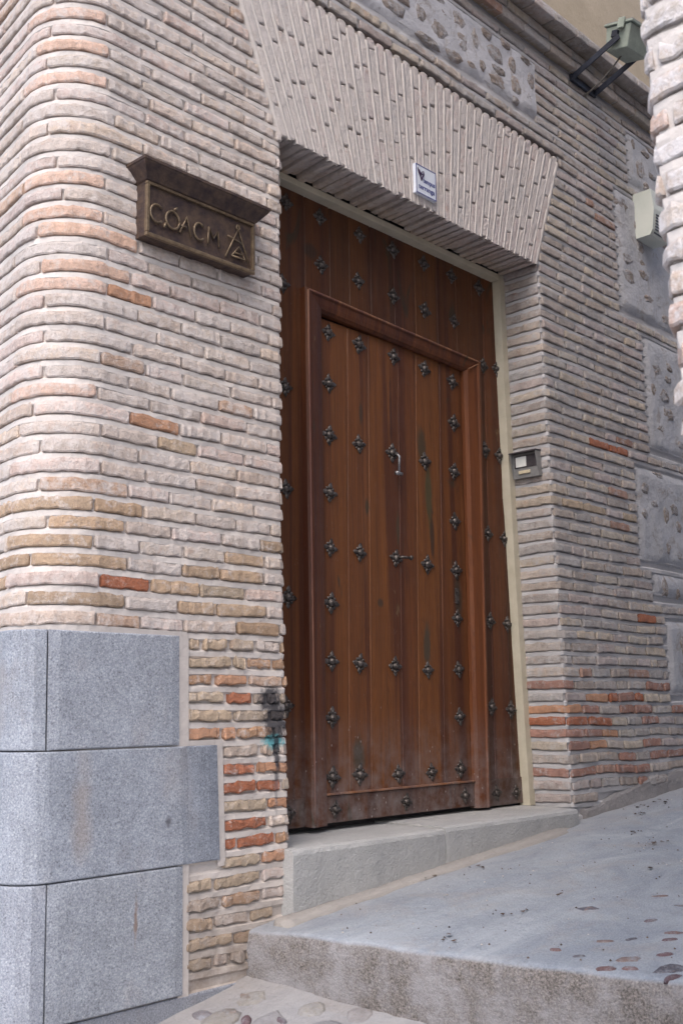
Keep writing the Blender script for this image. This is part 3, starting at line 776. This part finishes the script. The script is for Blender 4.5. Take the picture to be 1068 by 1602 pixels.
# wicket leaf
wk = bpy.data.objects.new('wicket_door', None); COL.objects.link(wk); wk.location = (3.87, .27, 1.15); wk.empty_display_size = .1; attach(wk, door)
wy = DY + .004
seam = [(3.362, 3.352), (3.511, 3.535), (3.652, 3.676), (3.862, 3.890), (3.978, 4.026), (4.162, 4.211), (4.374, 4.390)]
tn = [(1.22, 1.15, 1.0), (1.12, 1.05, 1.0), (1.30, 1.24, 1.05), (1.10, .98, .9), (1.32, 1.26, 1.05), (1.02, .92, .85)]
for i in range(6):
    (b0, t0), (b1, t1) = seam[i], seam[i + 1]
    plank(b0, b1, t0, t1, 1.245, 3.32, wy, tn[i], wk)
MB().box(3.36, 4.372, wy - .012, wy + .03, 1.136, 1.246, .003).build('kick_board', M_WOOD, wk, tint=(.70, .62, .68, 1))
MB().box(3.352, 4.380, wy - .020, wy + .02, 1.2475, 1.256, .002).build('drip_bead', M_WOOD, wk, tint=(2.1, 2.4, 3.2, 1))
# rosette studs
def stud_mesh():
    mb = MB(); 
    def cone(cx, cz, rx, rz, h, n_=8, rot=0, y0=0):
        b = len(mb.v)
        for s_, hh in ((1, 0), (.8, .55), (.4, .95)):
            for k in range(n_):
                a = 6.2832 * k / n_ + rot; mb.v.append((cx + rx * s_ * math.cos(a), -(y0 + h * hh), cz + rz * s_ * math.sin(a)))
        mb.v.append((cx, -(y0 + h), cz)); t = len(mb.v) - 1
        for j in range(2):
            for k in range(n_): mb.f.append((b + j * n_ + k, b + j * n_ + (k + 1) % n_, b + (j + 1) * n_ + (k + 1) % n_, b + (j + 1) * n_ + k))
        for k in range(n_): mb.f.append((b + 2 * n_ + k, b + 2 * n_ + (k + 1) % n_, t))
    cone(0, 0, .019, .019, .019, 10)
    for k in range(4):
        a = math.pi / 2 * k; c, s_ = math.cos(a), math.sin(a); cone(c * .026, s_ * .026, .0125, .0125, .009, 6)
        # pointed leaf
        b = len(mb.v); pts = [(.022, -.010), (.034, -.013), (.049, 0), (.034, .013), (.022, .010)]
        for r_, w in pts: mb.v.append((c * r_ - s_ * w, -.0005, s_ * r_ + c * w))
        for r_, w in pts: mb.v.append((c * r_ * .97 - s_ * w * .7, -.006, s_ * r_ * .97 + c * w * .7))
        for j in range(5): mb.f.append((b + j, b + (j + 1) % 5, b + 5 + (j + 1) % 5, b + 5 + j))
        mb.f.append(tuple(b + 5 + j for j in range(5)))
        a2 = a + math.pi / 4; cone(math.cos(a2) * .026, math.sin(a2) * .026, .0085, .0085, .007, 5)
    mb.v = [(x + sr.uniform(-.0016, .0016), y * sr.uniform(.85, 1.15), z + sr.uniform(-.0016, .0016)) for x, y, z in mb.v]
    me = bpy.data.meshes.new('stud'); me.from_pydata(mb.v, [], mb.f); me.materials.append(M_STUD)
    me.polygons.foreach_set('use_smooth', [True] * len(me.polygons)); me.update(); return me
sr = random.Random(3); SM = [stud_mesh() for _ in range(7)]
def stud(x, z, y, parent, s_=1.0):
    o = bpy.data.objects.new('stud', R.choice(SM)); s_ *= R.uniform(.9, 1.04); COL.objects.link(o); o.location = (x, y, z); o.rotation_euler = (0, R.uniform(-.16, .16), 0); o.scale = (s_, s_, s_ * .97)
    attach(o, parent); return o
for x, z in [(3.358, 3.80), (3.626, 3.80), (3.867, 3.80), (4.104, 3.80), (4.329, 3.80), (4.568, 3.80), (3.145, 3.80), (3.123, 3.415), (3.363, 3.571), (3.611, 3.567), (3.863, 3.561), (4.102, 3.553), (4.342, 3.555), (3.137, 2.954), (3.142, 2.511), (3.151, 2.056), (3.137, 1.613), (4.581, 3.373), (4.708, 3.38), (4.571, 2.915), (4.70, 2.904), (4.572, 2.476), (4.715, 2.462), (4.562, 2.028), (4.712, 2.019), (4.551, 1.6), (4.716, 1.586)]:
    stud(x, z, DY, door)
for x, z in [(4.557, 1.185), (4.725, 1.18), (3.14, 1.19)]: stud(x, z, DY - .007, door, .85)
KN = (3.834, 2.779)
for x, z in [(3.372, 3.265), (3.614, 3.257), (3.859, 3.256), (4.091, 3.247), (4.315, 3.228), (3.369, 3.027), (4.317, 3.013), (3.366, 2.791), (3.603, 2.783), (4.077, 2.777), (4.309, 2.761), (3.385, 2.532), (4.302, 2.508), (3.385, 2.288), (3.6, 2.285), (4.076, 2.272), (4.3, 2.263), (3.385, 2.049), (4.298, 2.028), (3.385, 1.8), (3.589, 1.794), (3.825, 1.787), (4.06, 1.774), (4.296, 1.781), (3.385, 1.564), (4.294, 1.557), (3.39, 1.319), (3.578, 1.321), (3.832, 1.311), (4.068, 1.308), (4.287, 1.313), KN, (3.846, 2.282)]:
    stud(max(x, 3.41), z, wy, wk)
for x, z in [(3.41, 1.19), (3.868, 1.19), (4.30, 1.19)]: stud(x, z, wy - .013, wk, .85)
kb = MB(); kb.tube([(KN[0] + .006, wy - .02, KN[1] - .005), (KN[0] + .010, wy - .036, KN[1] - .02), (KN[0] + .012, wy - .03, KN[1] - .095)], [.007, .006, .0055]); kb.tube([(KN[0] - .008, wy - .028, KN[1] - .100), (KN[0] + .034, wy - .028, KN[1] - .100)], [.010, .009])
kb.build('knocker', mat_metal('bright_iron', (.22, .22, .23), (.38, .38, .39), .8, .32), wk, smooth=True)
lb = MB(); lb.tube([(3.846, wy - .012, 2.282), (3.850, wy - .040, 2.284), (3.895, wy - .046, 2.284)], [.008, .007, .006]); lb.tube([(3.893, wy - .046, 2.284), (3.903, wy - .046, 2.284), (3.910, wy - .046, 2.284)], [.007, .013, .006])
lb.build('handle', M_STUD, wk, smooth=True)
kp = MB().box(4.285, 4.312, wy - .005, wy + .002, 2.10, 2.175, .002); kp.tube([(4.298, wy - .004, 2.152), (4.298, wy - .010, 2.152)], .009)
kp.build('keyhole_plate', M_STUD, wk)

# ================================================================== OBJECTS ON THE WALLS
# bronze name plate with a moulded top
sg = thing('name_plate', 'dark bronze name plate with raised lettering and a moulded top ledge, on the brick wall', 'sign', (2.42, 0, 3.2))
SX0, SX1, SZ0, SZ1, SY = 2.161, 2.665, 3.231, 3.432, -.062
MB().box(SX0, SX1, SY + .007, .01, SZ0, SZ1 + .02, .002).build('plate', M_BRZ, sg)
fbm = MB()
w = .011
fbm.box(SX0 - .002, SX1 + .002, SY - .004, SY + .010, SZ0 - .003, SZ0 + w, .003); fbm.box(SX0 - .002, SX1 + .002, SY - .003, SY + .010, SZ1 - w, SZ1, .003)
fbm.box(SX0 - .002, SX0 + w, SY - .0045, SY + .0105, SZ0 + w + .001, SZ1 - w - .001, .003); fbm.box(SX1 - w, SX1 + .002, SY - .0045, SY + .0105, SZ0 + w + .001, SZ1 - w - .001, .003)
fbm.build('rim', M_BRZL, sg)
cm = MB()
prof = [(.0, SZ1 + .001), (.006, SZ1 + .004), (.010, SZ1 + .010), (.018, SZ1 + .020), (.030, SZ1 + .034), (.040, SZ1 + .046), (.042, SZ1 + .052), (.046, SZ1 + .054), (.046, SZ1 + .064)]
rings = []
for o_, z in prof: rings.append([(SX0 - o_, .01, z), (SX0 - o_, SY - o_, z), (SX1 + o_, SY - o_, z), (SX1 + o_, .01, z)])
cm.loft(rings); cm.build('top_moulding', M_BRZ, sg)
# lettering as raised strokes
def sxy(s_, v): return (SX0 + (SX1 - SX0) * s_, SZ1 - (SZ1 - SZ0) * v)
def stroke(mb, pts, r=.0048):
    P3 = []
    for s_, v in pts: x, z = sxy(s_, v); P3.append((x, SY - .001, z))
    mb.tube(P3, r, 6)
def arcpts(cs, cv, rs, rv, a0, a1, n_=12): return [(cs + rs * math.cos(math.radians(a0 + (a1 - a0) * i / n_)), cv - rv * math.sin(math.radians(a0 + (a1 - a0) * i / n_))) for i in range(n_ + 1)]
def letter(strokes):
    mb = MB()
    for s_ in strokes: stroke(mb, s_)
    mb.build('letter', M_BRZL, sg, smooth=True)
letter([arcpts(.088, .55, .058, .165, 45, 315)])
letter([arcpts(.225, .56, .060, .165, 0, 360, 18), [(.165, .66), (.150, .76)], [(.235, .36), (.262, .30)]])
letter([[(.290, .74), (.348, .40), (.392, .74)], [(.300, .60), (.345, .60)]])
letter([arcpts(.468, .58, .050, .16, 45, 315)])
letter([[(.545, .75), (.555, .43), (.598, .62), (.636, .44), (.652, .74)]])
lg = MB(); stroke(lg, [(.715, .86), (.835, .24), (.945, .84)], .0042); stroke(lg, arcpts(.835, .20, .014, .045, 0, 360, 10), .0035); stroke(lg, [(.735, .44), (.80, .46), (.875, .50)], .0036)
stroke(lg, [(.775, .80), (.905, .80), (.845, .58), (.775, .80)], .0036); stroke(lg, [(.80, .72), (.882, .72)], .003)
lg.build('emblem', M_BRZL, sg, smooth=True)

# glazed tile sign on the arch
tl_ = thing('tile_sign', 'small white glazed tile with a blue border and blue lettering, low on the whitewashed arch', 'sign', (3.784, -.015, 4.025))
TX0, TX1, TZ0, TZ1, TY = 3.709, 3.860, 3.950, 4.096, -.020
MB().box(TX0, TX1, TY, 0.0, TZ0, TZ1, .002).build('tile', M_TIL, tl_)
bd = MB(); q = .006
bd.box(TX0 + .001, TX1 - .001, TY - .0008, TY + .004, TZ0 + .001, TZ0 + q); bd.box(TX0 + .001, TX1 - .001, TY - .0008, TY + .004, TZ1 - q, TZ1 - .001)
bd.box(TX0 + .001, TX0 + q, TY - .0008, TY + .004, TZ0 + q + .0002, TZ1 - q - .0002); bd.box(TX1 - q, TX1 - .001, TY - .0008, TY + .004, TZ0 + q + .0002, TZ1 - q - .0002)
bd.build('border', M_BLU, tl_)
def text_obj(body, size, x, z, y, m, parent, name, width=None, align='RIGHT'):
    cu = bpy.data.curves.new('t', 'FONT'); cu.body = body; cu.size = size; cu.extrude = .0006; cu.align_x = align; cu.offset = .0008
    o = bpy.data.objects.new('t', cu); COL.objects.link(o); dg = bpy.context.evaluated_depsgraph_get()
    me = bpy.data.meshes.new_from_object(o.evaluated_get(dg)); bpy.data.objects.remove(o)
    v = np.array([tuple(p.co) for p in me.vertices]); sx = 1.0
    if width: sx = width / (v[:, 0].max() - v[:, 0].min())
    fs = [tuple(p.vertices) for p in me.polygons]
    return mesh_obj(name, [(x + p[0] * sx, y - p[2], z + p[1]) for p in v], fs, m, parent)
text_obj('tempus', .034, TX1 - .010, TZ0 + .066, TY - .0004, M_BLU, tl_, 'lettering', .088)
text_obj('terranga', .034, TX1 - .014, TZ0 + .028, TY - .0004, M_BLU, tl_, 'lettering', .118)
em = MB()
for pts in ([(.014, .126), (.022, .106), (.034, .088), (.040, .068)], [(.056, .122), (.058, .104), (.048, .088), (.040, .068)], [(.024, .120), (.034, .102), (.044, .116), (.040, .095)], [(.030, .100), (.050, .104)]):
    em.tube([(TX0 + a, TY - .0006, TZ0 + b) for a, b in pts], [.0025, .0045, .004, .0018][:len(pts)] if len(pts) == 4 else .003, 6)
em.build('emblem', M_INK, tl_)

# door intercom on the jamb
ic = thing('door_intercom', 'grey metal door intercom with rain hood and ivory button, on the brick jamb', 'intercom', (4.72, .12, 2.77))
IX = XR - .012 + float(leanR(XR, 2.84)); YA, YB, ZA, ZB = .045, .205, 2.772, 2.905
MB().box(IX - .016, IX + .02, YA, YB, ZA, ZB, .002).build('back_box', M_PLA, ic)
h = MB(); h.loft([[(IX - .050, yy, ZB - .004), (IX - .048, yy, ZB + .003), (IX + .01, yy, ZB + .007), (IX + .01, yy, ZB - .001)] for yy in (YA - .002, YB + .004)]); h.build('rain_hood', M_DRK, ic)
for yy in (YA, YB - .004):
    MB().loft([[(IX - .016, y_, ZA + .002), (IX - .046, y_, ZB - .004), (IX - .016, y_, ZB - .004)] for y_ in (yy, yy + .004)]).build('hood_side', M_PLA, ic)
MB().box(IX - .020, IX - .0165, YA + .014, YB - .012, ZB - .078, ZB - .014, .001).build('speaker_panel', M_DRK, ic)
MB().box(IX - .0225, IX - .0203, YA + .074, YB - .022, ZB - .074, ZB - .020, .0008).build('screen', M_LCD, ic)
MB().box(IX - .024, IX - .0165, YA + .052, YB - .038, ZA + .022, ZA + .038, .0015).build('call_button', M_BTN, ic)

# floodlight on its bracket
fl = thing('floodlight', 'pale green box floodlight held on two dark steel arms beneath the cornice', 'light', (5.29, -.01, 5.17))
MB().box(5.16, 5.43, -.022, -.004, 5.155, 5.195, .002).build('wall_bracket', M_ARM, fl)
for x0, x1 in ((5.172, 5.155), (5.418, 5.40)):
    mb = MB()
    a = Vector((x0, -.018, 5.175)); b = Vector((x1, -.335, 5.285)); t = (b - a).normalized(); s_ = t.cross(Vector((1, 0, 0))).normalized()
    rings = [[p + Vector((dx, 0, 0)) + s_ * dz for dx, dz in ((-.004, -.017), (.004, -.017), (.004, .017), (-.004, .017))] for p in (a, b)]
    mb.loft(rings); mb.build('arm', M_ARM, fl)
Rm = Matrix.Translation((5.275, -.33, 5.315)) @ Matrix.Rotation(math.radians(-6), 4, 'Z') @ Matrix.Rotation(math.radians(16), 4, 'X')
def rbox(hx, hy, z0, z1, tx=1.0, b=.004, dx=0, dy=0):
    mb = MB(); bm = bmesh.new(); bmesh.ops.create_cube(bm, size=1)
    for v in bm.verts:
        k = tx if v.co.z < 0 else 1.0
        v.co = Vector((dx + v.co.x * 2 * hx * k, dy + v.co.y * 2 * hy * k, z0 if v.co.z < 0 else z1))
    bmesh.ops.bevel(bm, geom=bm.edges[:], offset=b, segments=1, affect='EDGES'); mb.frombm(bm, Rm); return mb
rbox(.110, .085, -.085, .045, .86).build('lamp_housing', M_LAMP, fl)
rbox(.120, .097, .048, .062, 1, .003).build('lamp_rim', M_LAMP, fl)
rbox(.112, .090, .064, .070, 1, .002).build('lamp_cover', M_PLA, fl)
for s_ in (-1, 1):
    rbox(.006, .022, .015, .075, 1, .002, dx=s_ * .127, dy=-.03).build('clip', M_LAMP, fl)
rbox(.012, .020, -.025, .015, 1, .003, dx=-.114, dy=.01).build('pivot_bolt', M_ARM, fl)
cb = MB(); cb.tube([(5.30, -.01, 5.115), (5.295, -.05, 5.12), (5.285, -.13, 5.145), (5.28, -.22, 5.20), (5.28, -.28, 5.25)], .006, 6); cb.build('cable', M_CAB, fl, smooth=True)

# cream alarm sounder box
al = thing('alarm_box', 'cream plastic alarm box with slotted front, high on the rubble wall', 'alarm', (5.95, 0, 4.4))
mb = MB(); rings = []
for x in (5.845, 6.06):
    rings.append([(x, .0, 4.40), (x, -.10, 4.40), (x, -.118, 4.43), (x, -.135, 4.56), (x, -.120, 4.69), (x, .0, 4.69)])
mb.loft(rings).build('case', M_ALM, al)
for i in range(7):
    z = 4.415 + i * .018; yb = -.1185 - (z - 4.43) * .13 if z > 4.43 else -.110
    MB().box(5.875, 6.03, yb - .0035, yb + .004, z, z + .008).build('louvre', M_DRK, al)

# ================================================================== building across the alley (its corner shows at the right edge)
opp = thing('brick_wall', 'pale brick wall corner close to the camera at the right edge, across the alley', 'wall', (2.6, -2.3, .5))
pO = Path([(9.0, -2.08), (1.9, -2.08), (1.9, -5.0)], [.03]); uc = pO.segs[0][3]
leanO = lambda x, z: .0
def MO(u, q, z):
    p, n_ = pO.at(u); dy = .028 * float(sstep(2.95, 2.0, z)) - .014
    # outward is to the left of travel here
    return (p[0] + n_[0] * q, p[1] + n_[1] * q - dy, z + .006 * float(wob(p[0], p[1], z * 2, 2)))
PO = .069; co = Courses(); mo = MB(); nO = int((7.0 - .2) / PO)
usO = list(np.arange(0, uc - .3, .25)) + list(np.arange(uc - .3, uc + .8, .03)) + list(np.arange(uc + .8, pO.total(), .25))
for k in range(nO):
    z = .3 + k * PO; base = len(mo.v)
    for u in usO:
        mo.v += [MO(u, -.004, z - .001), MO(u, -.004 + .002 * float(wob(u * 6, k, 0, 3)), z + .004), MO(u, .003 + .003 * float(wob(u * 6, k * 3, 0, 3)), z + .047), MO(u, .0035 + .003 * float(wob(u * 6, k * 3 + 2, 0, 3)), z + PO - .006)]
    for i in range(len(usO) - 1):
        for j in range(3): a = base + i * 4 + j; mo.f.append((a, a + 4, a + 5, a + 1))
    if z < 1.6 or z > 3.6: continue
    u = uc - .30 + (k % 2) * .12
    while u < uc + .9:
        L = R.uniform(.22, .28)
        zc = z + .02; t = (*var(R.choice([(.58, .50, .44), (.60, .48, .40), (.55, .47, .42)])), R.uniform(.5, .8))
        if R.random() < .10: t = (*var((.62, .46, .39)), .35)
        V, F = brick_geo(MO, u, u + L - .012, z, z + .045, R, qf=.010, jit=1.8, step=.03)
        co.add(V, F, t); u += L
M_BRO = mat_brick('limewashed_brick', .9, (.76, .72, .72))
co.build(opp, M_BRO, 120)
mo.build('mortar', M_MOL, opp)
# solid core so that the building is closed behind its face
MB().box(1.93, 9.0, -8.0, -2.125, -.6, 7.2).build('core', M_STU, opp)

# ================================================================== small things on the ground
def pebble(x, y, L, w_, rot, name, m, parent, zf, tint, h_=.010):
    z = zf(x, y); mb = MB(); rings = []; m_ = 10; ph = [R.uniform(.72, 1.18) for _ in range(m_)]
    for s_, hh in ((1.0, -.012), (.95, -.001), (.75, h_ * .7), (.35, h_)):
        ring = []
        for i in range(m_):
            a = 6.283 * i / m_; px = L * .5 * s_ * ph[i] * math.cos(a); py = w_ * .5 * s_ * ph[i] * math.sin(a)
            X = x + px * math.cos(rot) - py * math.sin(rot); Y = y + px * math.sin(rot) + py * math.cos(rot); ring.append((X, Y, zf(X, Y) + hh))
        rings.append(ring)
    return mb.loft(rings).build(name, m, parent, smooth=True, tint=tint)
PT = [(.15, .10, .115), (.12, .12, .15), (.18, .11, .11), (.18, .18, .20), (.22, .165, .155)]
RA = math.atan2(right[1], right[0])
for x, y, L in [(3.45, -.90, .10), (3.0, -1.30, .095), (2.93, -1.345, .06), (3.25, -1.30, .06), (3.09, -1.37, .065), (2.985, -1.44, .13), (3.70, -1.04, .07), (3.62, -1.16, .06), (2.96, -1.16, .05), (2.90, -1.285, .06), (3.14, -1.14, .06), (2.915, -1.48, .06), (2.99, -1.06, .05), (3.32, -1.28, .07), (3.40, -1.16, .06), (3.20, -1.20, .05)]:
    pebble(x, y, L, L * R.uniform(.4, .6), RA + R.uniform(-.5, .5), 'pebble', M_PEB, landing, land_z, (*var(R.choice(PT)), R.uniform(.25, .5)), .004)
szf = lambda x, y: float(street_z(x, y))
SLp = []
for _ in range(2000):
    if len(SLp) >= 24: break
    x = R.uniform(2.1, 2.9); y = R.uniform(-1.0, -.06)
    if x > edge_x(y) - .07 or (x < 2.35 and y > -.1): continue
    if all((x - a) ** 2 + (y - b) ** 2 > .0075 for a, b in SLp): SLp.append((x, y))
for x, y in SLp:
    L = R.uniform(.05, .105); pebble(x, y, L, L * R.uniform(.4, .75), R.uniform(0, 3.14), 'pebble', M_PEB, st, szf, (*var(R.choice(PT + [(.24, .22, .21), (.26, .22, .20), (.22, .21, .23)])), R.uniform(.15, .45)), .006)
# flat slabs showing through the street cement
for x, y, L, w_, rot in [(2.44, -.16, .17, .12, .3), (2.60, -.13, .13, .10, .1), (2.52, -.30, .18, .11, .5), (2.66, -.34, .12, .10, .2), (2.36, -.30, .14, .12, .9), (2.72, -.50, .12, .10, .4), (2.58, -.46, .15, .11, .1)]:
    pebble(x, y, L, w_, rot, 'paving_stone', M_SLAB, st, szf, (*var(R.choice([(.30, .29, .30), (.32, .30, .28), (.28, .28, .30)])), .45), .005)
# leaf scraps and grit
lf = MB(); lt = []
spots = [(4.504, -.604), (4.705, -.404), (3.57, -.722), (4.042, -.818), (3.302, -.716), (3.595, -.11), (2.912, -.713), (5.3, -.12), (5.1, -.2), (5.45, -.16), (3.85, -.15)]
for (x, y) in spots:
    for _ in range(R.randint(2, 6)): 
        lf_x, lf_y = x + R.gauss(0, .035), min(-.02, y + R.gauss(0, .02)); s_ = R.uniform(.006, .017); a = R.uniform(0, 6.28); b = len(lf.v); z = land_z(lf_x, lf_y) + .004
        for k in range(5):
            an = a + 6.283 * k / 5; rr_ = s_ * (1.3 if k == 0 else R.uniform(.4, .8)); lf.v.append((lf_x + rr_ * math.cos(an), lf_y + rr_ * math.sin(an), z + R.uniform(0, .006)))
        lf.v.append((lf_x, lf_y, z + .006)); lf.f += [(b + k, b + (k + 1) % 5, b + 5) for k in range(5)]; lt += [(*var((.07, .045, .035), .4), 0)] * 6
for _ in range(420):
    x = R.uniform(2.8, 6.4); y = -R.random() ** 1.3 * 1.7 - .05; s_ = R.uniform(.0015, .005); b = len(lf.v); z = land_z(x, y) + .001
    if x < edge_x(y) + .02: continue
    for dx, dy, dz in ((-1, -.6, 0), (1, -.7, 0), (.2, 1, 0), (0, 0, 1.1)): lf.v.append((x + dx * s_, y + dy * s_, z + dz * s_))
    lf.f += [(b, b + 1, b + 3), (b + 1, b + 2, b + 3), (b + 2, b, b + 3)]; lt += [(*var(R.choice([(.09, .06, .05), (.16, .12, .10), (.55, .52, .50)]), .3), 0)] * 4
stuff(mesh_obj('leaf_litter', lf.v, lf.f, M_LEAF, vt=np.array(lt), shift=False))
